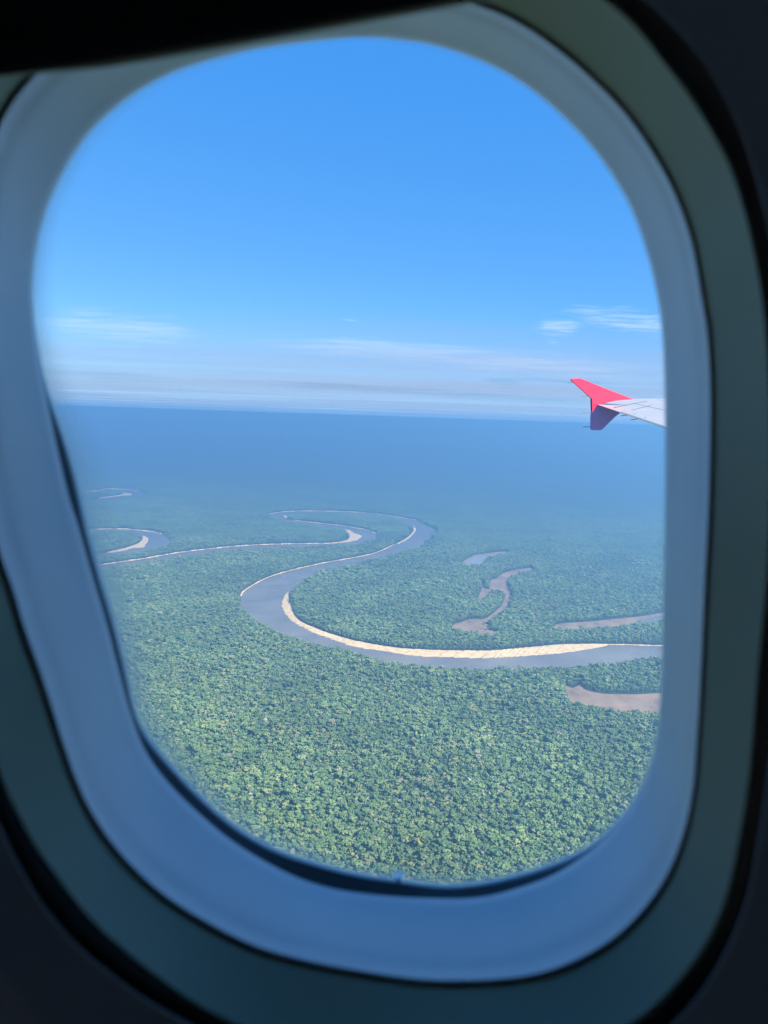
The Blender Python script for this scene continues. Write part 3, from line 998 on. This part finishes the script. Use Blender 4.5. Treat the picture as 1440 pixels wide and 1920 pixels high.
def cloud(name, px_line, half_px, mat, label, nx=40, ny=12, alt=ALT, cat='cloud', kind=None, far_full=False, gain=0.45, bias=0.09):
    """A thin sheet of cirrus 2 km above the aircraft: its centre line and half depth as seen, density thinning to its rim."""
    c = resample(px_line, nx)
    v, f, dn = [], [], []
    hh = np.interp(np.linspace(0, 1, nx), np.linspace(0, 1, len(half_px)), half_px)
    for i in range(nx):
        for j in range(ny):
            t = j / (ny - 1) * 2 - 1
            d = pdir(c[i][0], c[i][1] + hh[i] * t)
            p = d * (alt / d.z)
            e = (1 - abs(t) ** 1.6) * min(1, 4 * i / nx, 4 * (nx - 1 - i) / nx)
            if far_full:
                e = ((t + 1) / 2) ** 0.75
            v.append((p.x, p.y, p.z))
            dn.append(gain * (e - 1) + bias)
    for i in range(nx - 1):
        for j in range(ny - 1):
            a = i * ny + j
            f.append((a, a + ny, a + ny + 1, a + 1))
    me = mesh(name, v, f, [mat], smooth=True)
    at = me.attributes.new('film_cover', 'FLOAT', 'POINT')
    at.data.foreach_set('value', dn)
    link(name, me, label=label, cat=cat, kind=kind)


cm_ = cloud_material('cirrus', 0.0042, 0.32, 1.05, 0.66, (0.35, 0.55, 1), (0.23, 0.25, 0.27))
cs_ = cloud_material('thin cirrus', 0.0016, 0.30, 1.02, 0.62, (0.22, 0.45, 1), (0.23, 0.255, 0.28))
cb_ = cloud_material('haze bank', 0.00010, 0.16, 0.85, 0.92, (0.3, 0.6, 1), (0.096, 0.110, 0.150))
cloud('cirrus_cloud', [(1030, 588), (1090, 590), (1150, 598), (1210, 606), (1300, 612)], [10, 22, 30, 28, 20], cm_, 'wispy white cloud streak highest at the right window edge', gain=0.34, bias=0.12)
cloud('cirrus_cloud', [(995, 610), (1030, 612), (1060, 612), (1100, 610)], [12, 24, 22, 10], cm_, 'small feathery cloud patch left under the upper right streak', gain=0.34, bias=0.10)
cloud('cirrus_cloud', [(1026, 640), (1038, 643), (1052, 646)], [4, 5, 4], cm_, 'tiny white cloud tuft above the red winglet', nx=14, ny=8)
cloud('cirrus_cloud', [(632, 598), (655, 600), (680, 603)], [3, 5, 3], cm_, 'tiny white cloud fleck high in the middle of the sky', nx=14, ny=8)
cloud('cirrus_cloud', [(430, 645), (560, 648), (700, 655), (850, 668), (1000, 682), (1130, 692), (1300, 690)], [10, 16, 24, 28, 28, 30, 36], cs_, 'long thin white cloud band stretching from the centre to the wing', nx=80, gain=0.32, bias=0.12)
cloud('cirrus_cloud', [(40, 606), (130, 606), (230, 612), (330, 618), (420, 640)], [26, 44, 50, 42, 24], cs_, 'faint veil of thin cloud at the left window edge', nx=50, gain=0.30, bias=0.05)

cloud('cloud_bank', [(x, 784 + 0.0339 * (x - 720) - 104) for x in (-500, -100, 150, 500, 800, 1100, 1400, 2000)], [97], cb_, 'pale grey-blue bank of far cloud lying along the horizon', nx=60, ny=36, alt=900.0, cat=None, kind='stuff', far_full=True, gain=0.55, bias=0.22)

# ------------------------------------------------------------------ air
hz = bpy.data.materials.new('haze')
hz.use_nodes = True
hz.node_tree.nodes.clear()
pv = hz.node_tree.nodes.new('ShaderNodeVolumePrincipled')
pv.inputs['Color'].default_value = (0.20, 0.49, 0.85, 1)
pv.inputs['Density'].default_value = 1.7e-4
pv.inputs['Anisotropy'].default_value = 0.4
ho = hz.node_tree.nodes.new('ShaderNodeOutputMaterial')
hz.node_tree.links.new(pv.outputs[0], ho.inputs['Volume'])
hw, ht = GR + 500, 60.0
bv = [(sx * hw, sy * hw, z) for z in (G - 2, ht) for sx, sy in ((-1, -1), (1, -1), (1, 1), (-1, 1))]
hb = [(3, 2, 1, 0), (4, 5, 6, 7), (0, 1, 5, 4), (1, 2, 6, 5), (2, 3, 7, 6), (3, 0, 4, 7)]
link('haze', mesh('haze', bv, hb, [hz]), kind='stuff', label='pale blue haze filling the air below the aircraft')

# ------------------------------------------------------------------ the cabin window
NA = 320
CX, CY = 650.0, 900.0
TH = np.linspace(0, 2 * math.pi, NA, endpoint=False)


def radial(px, smooth=3):
    p = spline(px, 10)
    a = np.unwrap(np.arctan2(p[:, 1] - CY, p[:, 0] - CX))
    r = np.hypot(p[:, 0] - CX, p[:, 1] - CY)
    a = np.mod(a, 2 * math.pi)
    o = np.argsort(a)
    a, r = a[o], r[o]
    q = np.interp(TH, np.r_[a[-1] - 2 * math.pi, a, a[0] + 2 * math.pi], np.r_[r[-1], r, r[0]])
    for _ in range(smooth):
        q = 0.25 * np.roll(q, 1) + 0.5 * q + 0.25 * np.roll(q, -1)
    return q


rA = radial(WIN_A)
WIN_B = [(690, 69), (500, 88), (320, 137), (190, 224), (108, 344), (67, 474), (60, 545), (62, 600), (69, 650), (78, 707), (93, 775), (110, 853), (133, 947), (143, 975), (172, 1077), (199, 1167), (225, 1267), (246, 1343), (274, 1412), (322, 1475), (380, 1531), (440, 1580), (527, 1631), (601, 1660), (673, 1674), (760, 1682),
         (812, 1684), (869, 1685), (925, 1678), (1019, 1649), (1075, 1619), (1125, 1581), (1170, 1532), (1203, 1481), (1224, 1427), (1236, 1362), (1243, 1200), (1247, 1000), (1248, 800), (1244, 647), (1230, 540), (1186, 395), (1101, 264), (971, 149), (821, 86)]
rB = np.maximum(radial(WIN_B), rA + 1.5)
WIN_C = [(750, -32), (870, 0), (945, 25), (1020, 70), (1095, 130), (1170, 205), (1220, 275), (1260, 345), (1290, 420), (1305, 475), (1315, 540), (1327, 607), (1333, 680), (1335, 760), (1334, 850), (1331, 960), (1324, 1093), (1318, 1227), (1312, 1343), (1307, 1410), (1304, 1467), (1289, 1550),
         (1260, 1633), (1220, 1697), (1160, 1760), (1093, 1801), (1027, 1828), (960, 1840), (863, 1845), (780, 1842), (680, 1827), (580, 1808), (480, 1781), (383, 1733), (300, 1680), (233, 1617), (183, 1553), (143, 1477), (111, 1387), (77, 1280), (43, 1187), (18, 1103), (-5, 1040), (-28, 940), (-45, 800), (-55, 650), (-55, 510), (-43, 380), (-25, 290), (8, 205), (60, 140), (125, 85), (220, 45), (340, 8), (480, -22), (620, -38)]
rC = radial(WIN_C)
WIN_D = [(800, -140), (1000, -100), (1145, 0), (1200, 50), (1250, 115), (1300, 180), (1340, 245), (1370, 300), (1395, 370), (1418, 465), (1435, 560), (1446, 680), (1450, 800), (1450, 950), (1444, 1080), (1433, 1193), (1423, 1293), (1415, 1405), (1404, 1500), (1389, 1583), (1372, 1667), (1346, 1740), (1307, 1807), (1260, 1863), (1207, 1913), (1110, 1965),
         (960, 1992), (800, 1996), (650, 1985), (520, 1958), (440, 1928), (367, 1890), (300, 1843), (233, 1790), (167, 1730), (117, 1667), (67, 1600), (33, 1540), (0, 1470), (-40, 1360), (-85, 1210), (-130, 1030), (-160, 830), (-168, 640), (-160, 450), (-130, 260), (-70, 110), (40, 0), (200, -80), (400, -130), (600, -148)]
rD = radial(WIN_D)
WIN_E = [(800, -200), (1020, -150), (1210, 0), (1270, 55), (1320, 115), (1360, 185), (1390, 250), (1420, 340), (1440, 425), (1465, 550), (1480, 700), (1486, 900), (1474, 1100), (1458, 1290), (1440, 1450), (1427, 1540), (1406, 1667), (1373, 1760), (1327, 1842), (1267, 1915), (1160, 1990),
         (980, 2050), (800, 2060), (630, 2040), (470, 1982), (350, 1917), (283, 1880), (217, 1833), (150, 1777), (83, 1700), (33, 1617), (0, 1550), (-70, 1400), (-120, 1240), (-175, 1040), (-205, 840), (-215, 640), (-205, 440), (-170, 230), (-105, 60), (20, -65), (190, -150), (400, -195), (600, -208)]
rE = radial(WIN_E)


def ring_pts(r, d):
    d = np.broadcast_to(np.asarray(d, float), (NA,))
    return [at_depth(CX + rr * math.cos(a), CY + rr * math.sin(a), float(dd)) for rr, a, dd in zip(r, TH, d)]


def loft(name, rings, mat, parent, smooth=True):
    v = []
    for r, d in rings:
        v += ring_pts(r, d)
    f = []
    for k in range(len(rings) - 1):
        for i in range(NA):
            j = (i + 1) % NA
            f.append((k * NA + i, (k + 1) * NA + i, (k + 1) * NA + j, k * NA + j))
    return link(name, mesh(name, v, f, [mat], smooth=smooth), parent)


def plastic(name, rgb, var, rough, spec=0.4, scale=14.0):
    m, t, b = material(name, rgb, rough, spec)
    lo = tuple(c * (1 - var) for c in rgb)
    hi = tuple(c * (1 + var) for c in rgb)
    _, _, src = noise_colour(t, b, [(0.3, lo), (0.7, hi)], scale, 6)
    add_bump(t, b, src, 900.0, 0.06, 0.0005, 2)
    return m


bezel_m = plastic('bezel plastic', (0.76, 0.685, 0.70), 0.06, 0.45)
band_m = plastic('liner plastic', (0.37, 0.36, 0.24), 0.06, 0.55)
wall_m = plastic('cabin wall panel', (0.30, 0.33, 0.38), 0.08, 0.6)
seal_m, _, _ = material('rubber seal', (0.09, 0.10, 0.115), 0.5, 0.3)
dark_m, _, _ = material('shadow gap', (0.25, 0.27, 0.28), 0.9, 0.1)
rim_m, _, _ = material('pane rim', (0.75, 0.78, 0.8), 0.2, 0.6)

win = link('aircraft_window', None, label='rounded aircraft cabin window with blue-grey plastic surround', cat='window', loc=(0, 0, 0))
loft('outer_frame', [(rA * 1.10, 0.365), (rA * 1.012 + 2, 0.347), (rA, 0.337)], seal_m, win)
loft('pane_rim', [(rA, 0.3365), (rA + 2.0, 0.3330), (rA + 5, 0.3300), (rA + 9, 0.3294)], rim_m, win)
loft('seal', [(rA + 9, 0.3293), (rA + 9 + np.maximum(rB - rA - 9, 0) * 0.5, 0.3275), (np.maximum(rB, rA + 10) + 6, 0.324)], seal_m, win)
t_ = lambda k: rB + (rC - rB) * k
shal = 0.011 * np.clip(-np.sin(TH) + 0.15, 0, 1) ** 0.8 - 0.0015 * np.clip(np.sin(TH), 0, 1)      # the surround is shallower along its top
bez = [(rB + 10, 0.3235), (rB + 1.0, 0.3220), (rB, 0.3200), (t_(0.03), 0.3170)]
for k in np.linspace(0.08, 0.995, 40):
    q = 0.3170 - 0.070 * k ** 1.08
    w = 1 / (1 + math.exp(-(k - 0.76) / 0.05)) - 1 / (1 + math.exp(-(k - 0.92) / 0.022))
    q += 0.0035 * w
    q += 0.0035 * max(0, (k - 0.965) / 0.03) ** 2
    bez.append((t_(k), q + shal * k))
bez += [(rC + 1, 0.2558 + shal)]
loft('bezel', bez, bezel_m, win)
loft('gap', [(rC + 0.5, 0.2555 + shal), (rC + 2, 0.2557 + shal), (rC + 5, 0.2555 + shal)], dark_m, win)
u_ = lambda k: (rC + 3) + (rD - rC - 3) * k
bnd = [(rC + 3.5, 0.2556 + shal), (rC + 3, 0.2500 + shal), (u_(0.03), 0.2490 + shal * 0.97)]
for k in np.linspace(0.10, 0.92, 12):
    bnd.append((u_(k), 0.2495 - 0.0275 * k ** 0.98 + shal * (1 - k)))
bnd += [(u_(0.96), 0.2230), (u_(0.99), 0.2250), (rD + 1, 0.227), (rD + 2, 0.230)]
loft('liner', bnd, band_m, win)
loft('gap', [(rD + 1.5, 0.2295), (0.5 * (rD + rE), 0.2285), (rE + 3, 0.2295)], dark_m, win)

# pane: two faces and a rim, clear
gl = bpy.data.materials.new('clear pane')
gl.use_nodes = True
gl.node_tree.nodes.clear()
tb = gl.node_tree.nodes.new('ShaderNodeBsdfTransparent')
tb.inputs['Color'].default_value = (0.97, 0.98, 0.985, 1)
to = gl.node_tree.nodes.new('ShaderNodeOutputMaterial')
gl.node_tree.links.new(tb.outputs[0], to.inputs['Surface'])
pv_ = ring_pts(rA + 3, 0.3380) + ring_pts(rA + 3, 0.3420)
pf_ = [tuple(range(NA)), tuple(range(2 * NA - 1, NA - 1, -1))] + [(i, NA + i, NA + (i + 1) % NA, (i + 1) % NA) for i in range(NA)]
link('pane', mesh('pane', pv_, pf_, [gl]), win)

# a film of grime and scratches where the pane meets its seal, widest at the left
gr_m = bpy.data.materials.new('pane grime')
gr_m.use_nodes = True
gt = gr_m.node_tree
gt.nodes.clear()
ga = gt.nodes.new('ShaderNodeAttribute')
ga.attribute_name = 'film_cover'
gn = gt.nodes.new('ShaderNodeTexNoise')
gn.inputs['Scale'].default_value = 45
gn.inputs['Detail'].default_value = 5
gtc = gt.nodes.new('ShaderNodeTexCoord')
gt.links.new(gtc.outputs['Object'], gn.inputs['Vector'])
gmr = gt.nodes.new('ShaderNodeMapRange')
gmr.inputs['From Min'].default_value = 0.25
gmr.inputs['From Max'].default_value = 0.75
gmr.inputs['To Min'].default_value = 0.75
gmr.inputs['To Max'].default_value = 1.1
gt.links.new(gn.outputs['Fac'], gmr.inputs['Value'])
gmu = gt.nodes.new('ShaderNodeMath')
gmu.operation = 'MULTIPLY'
gmu.use_clamp = True
gt.links.new(ga.outputs['Fac'], gmu.inputs[0])
gt.links.new(gmr.outputs[0], gmu.inputs[1])
g1, g2, g3 = gt.nodes.new('ShaderNodeBsdfTransparent'), gt.nodes.new('ShaderNodeBsdfTranslucent'), gt.nodes.new('ShaderNodeMixShader')
g2.inputs['Color'].default_value = (0.72, 0.72, 0.70, 1)
gt.links.new(gmu.outputs[0], g3.inputs[0])
gt.links.new(g1.outputs[0], g3.inputs[1])
gt.links.new(g2.outputs[0], g3.inputs[2])
go_ = gt.nodes.new('ShaderNodeOutputMaterial')
gt.links.new(g3.outputs[0], go_.inputs['Surface'])
wl = np.clip(-np.cos(TH), 0, 1) ** 0.8 * np.clip(1.2 - 0.9 * np.clip(-np.sin(TH), 0, 1), 0, 1)
wide = 10 + 72 * wl + 22 * np.clip(np.sin(TH), 0, 1)
gv_, gd_ = [], []
for k in range(6):
    q = k / 5
    gv_ += ring_pts(rA + 1 - wide * q, 0.3376)
    gd_ += list((0.70 * (1 - q) ** 1.6) * np.clip(0.45 + wl * 0.7 + 0.35 * np.clip(np.sin(TH), 0, 1), 0, 1))
gf_ = [(k * NA + i, (k + 1) * NA + i, (k + 1) * NA + (i + 1) % NA, k * NA + (i + 1) % NA) for k in range(5) for i in range(NA)]
gme = mesh('grime', gv_, gf_, [gr_m], smooth=True)
gme.attributes.new('film_cover', 'FLOAT', 'POINT').data.foreach_set('value', gd_)
link('grime', gme, win)

# breather hole: a small clear plug with a dark socket at the bottom of the pane
def uv_dome(c, r, flat, n=14, m=7, half=False):
    v, f = [], []
    for i in range(m + 1):
        a = math.pi * i / m
        for k in range(n):
            b = 2 * math.pi * k / n
            q = _r * (r * math.sin(a) * math.cos(b)) + _u * (r * math.sin(a) * math.sin(b)) - _f * (r * flat * math.cos(a))
            v.append(c + q)
    for i in range(m // 2 if half else m):
        for k in range(n):
            f.append((i * n + k, i * n + (k + 1) % n, (i + 1) * n + (k + 1) % n, (i + 1) * n + k))
    return v, f


plug_m, pnt, pb = material('breather plug', (0.75, 0.8, 0.85), 0.15, 0.6)
ptl = pnt.nodes.new('ShaderNodeBsdfTranslucent')
ptl.inputs['Color'].default_value = (0.85, 0.92, 0.97, 1)
pms = pnt.nodes.new('ShaderNodeMixShader')
pgl = pnt.nodes.new('ShaderNodeBsdfGlass')
pgl.inputs['IOR'].default_value = 1.42
pgl.inputs['Roughness'].default_value = 0.05
pnt.links.new(pgl.outputs[0], pms.inputs[1])
pms.inputs[0].default_value = 0.95
pnt.links.new(pb.outputs[0], pms.inputs[1])
pnt.links.new(ptl.outputs[0], pms.inputs[2])
pnt.links.new(pms.outputs[0], pnt.nodes['Material Output'].inputs['Surface'])
v, f = uv_dome(at_depth(748, 1639, 0.3340), 0.0026, 0.6, n=20, m=12, half=True)
hole = link('breather_hole', mesh('breather_hole', v, f, [plug_m], smooth=True), win)
v, f = uv_dome(at_depth(747, 1651, 0.3290), 0.0011, 0.8)
link('socket', mesh('socket', v, f, [dark_m], smooth=True), hole)

# cabin shell: the wall round the window and a dark cabin behind the camera, in the camera's own axes
sq = []
for a in TH:
    c, s = math.cos(a), math.sin(a)
    k = 1.15 / max(abs(c), abs(s))
    sq.append(_r * (c * k) - _u * (s * k))
lipm = plastic('wall edge trim', (0.45, 0.46, 0.48), 0.05, 0.35)
loft('wall_edge', [(rE - 1.0, 0.230), (rE - 1.5, 0.2215), (rE, 0.2190), (rE + 3, 0.2184), (rE + 6, 0.2190)], lipm, win)
v = ring_pts(rE + 5.5, 0.2189) + ring_pts(rE * 1.15, 0.2140) + ring_pts(rE * 1.6, 0.208) + [p + _f * 0.20 for p in sq]
f = []
for k in range(3):
    for i in range(NA):
        j = (i + 1) % NA
        f.append((k * NA + i, (k + 1) * NA + i, (k + 1) * NA + j, k * NA + j))
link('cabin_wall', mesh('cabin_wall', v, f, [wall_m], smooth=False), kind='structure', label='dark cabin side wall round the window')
h_ = 1.15
bc = [_r * sx * h_ + _u * sy * h_ + _f * d for d in (0.20, -1.9) for sx, sy in ((-1, -1), (1, -1), (1, 1), (-1, 1))]
link('cabin', mesh('cabin', bc, [(0, 1, 5, 4), (1, 2, 6, 5), (2, 3, 7, 6), (3, 0, 4, 7)], [wall_m]), kind='structure', label='dark cabin interior behind the camera')

# the far side of the cabin, with openings added to light the window wall
xs_ = [-1.15, -0.92, -0.66, -0.39, -0.13, 0.13, 0.39, 0.66, 0.92, 1.15]
ys_ = [-1.15, -0.10, 0.28, 1.15]
v = [_r * x + _u * y + _f * -1.9 for y in ys_ for x in xs_]
f = [(j * 10 + i, j * 10 + i + 1, (j + 1) * 10 + i + 1, (j + 1) * 10 + i) for j in range(3) for i in range(9) if not (j == 1 and i in (5, 7))]
link('cabin_far_wall', mesh('cabin_far_wall', v, f, [wall_m]), kind='structure', label='far cabin wall behind the camera with openings added to let in light')

# window shade: black panel pulled a little way down over the upper left, with a lighter lip
shade_m, _, _ = material('black shade', (0.012, 0.012, 0.016), 0.7, 0.2)
edge = [(-420, 205), (-200, 172), (0, 141), (200, 112), (450, 70), (720, 21), (850, -3), (1100, -50), (1400, -110)]
ep = spline(edge, 4, False)
nE = len(ep)
prof = [(0, 0.2135, -900), (0, 0.2135, -40), (0, 0.2125, -6), (0, 0.2132, -1), (0, 0.2155, 0)]
v = []
for dx, d, dy in prof:
    v += [at_depth(x + dx, y + dy, d) for x, y in ep]
f = [(k * nE + i, k * nE + i + 1, (k + 1) * nE + i + 1, (k + 1) * nE + i) for k in range(len(prof) - 1) for i in range(nE - 1)]
shade = link('window_shade', None, label='black window shade slanting across the upper left of the window', cat='window shade', loc=(0, 0, 0))
link('shade_panel', mesh('shade_panel', v, f, [shade_m], smooth=True), shade)
prof = [(0.2156, 0), (0.2152, 2), (0.2162, 12), (0.220, 16)]
v = []
for d, dy in prof:
    v += [at_depth(x, y + dy * min(1.0, max(0.15, (x + 60) / 260.0)), d) for x, y in ep]
f = [(k * nE + i, k * nE + i + 1, (k + 1) * nE + i + 1, (k + 1) * nE + i) for k in range(len(prof) - 1) for i in range(nE - 1)]
link('shade_lip', mesh('shade_lip', v, f, [band_m], smooth=True), shade)
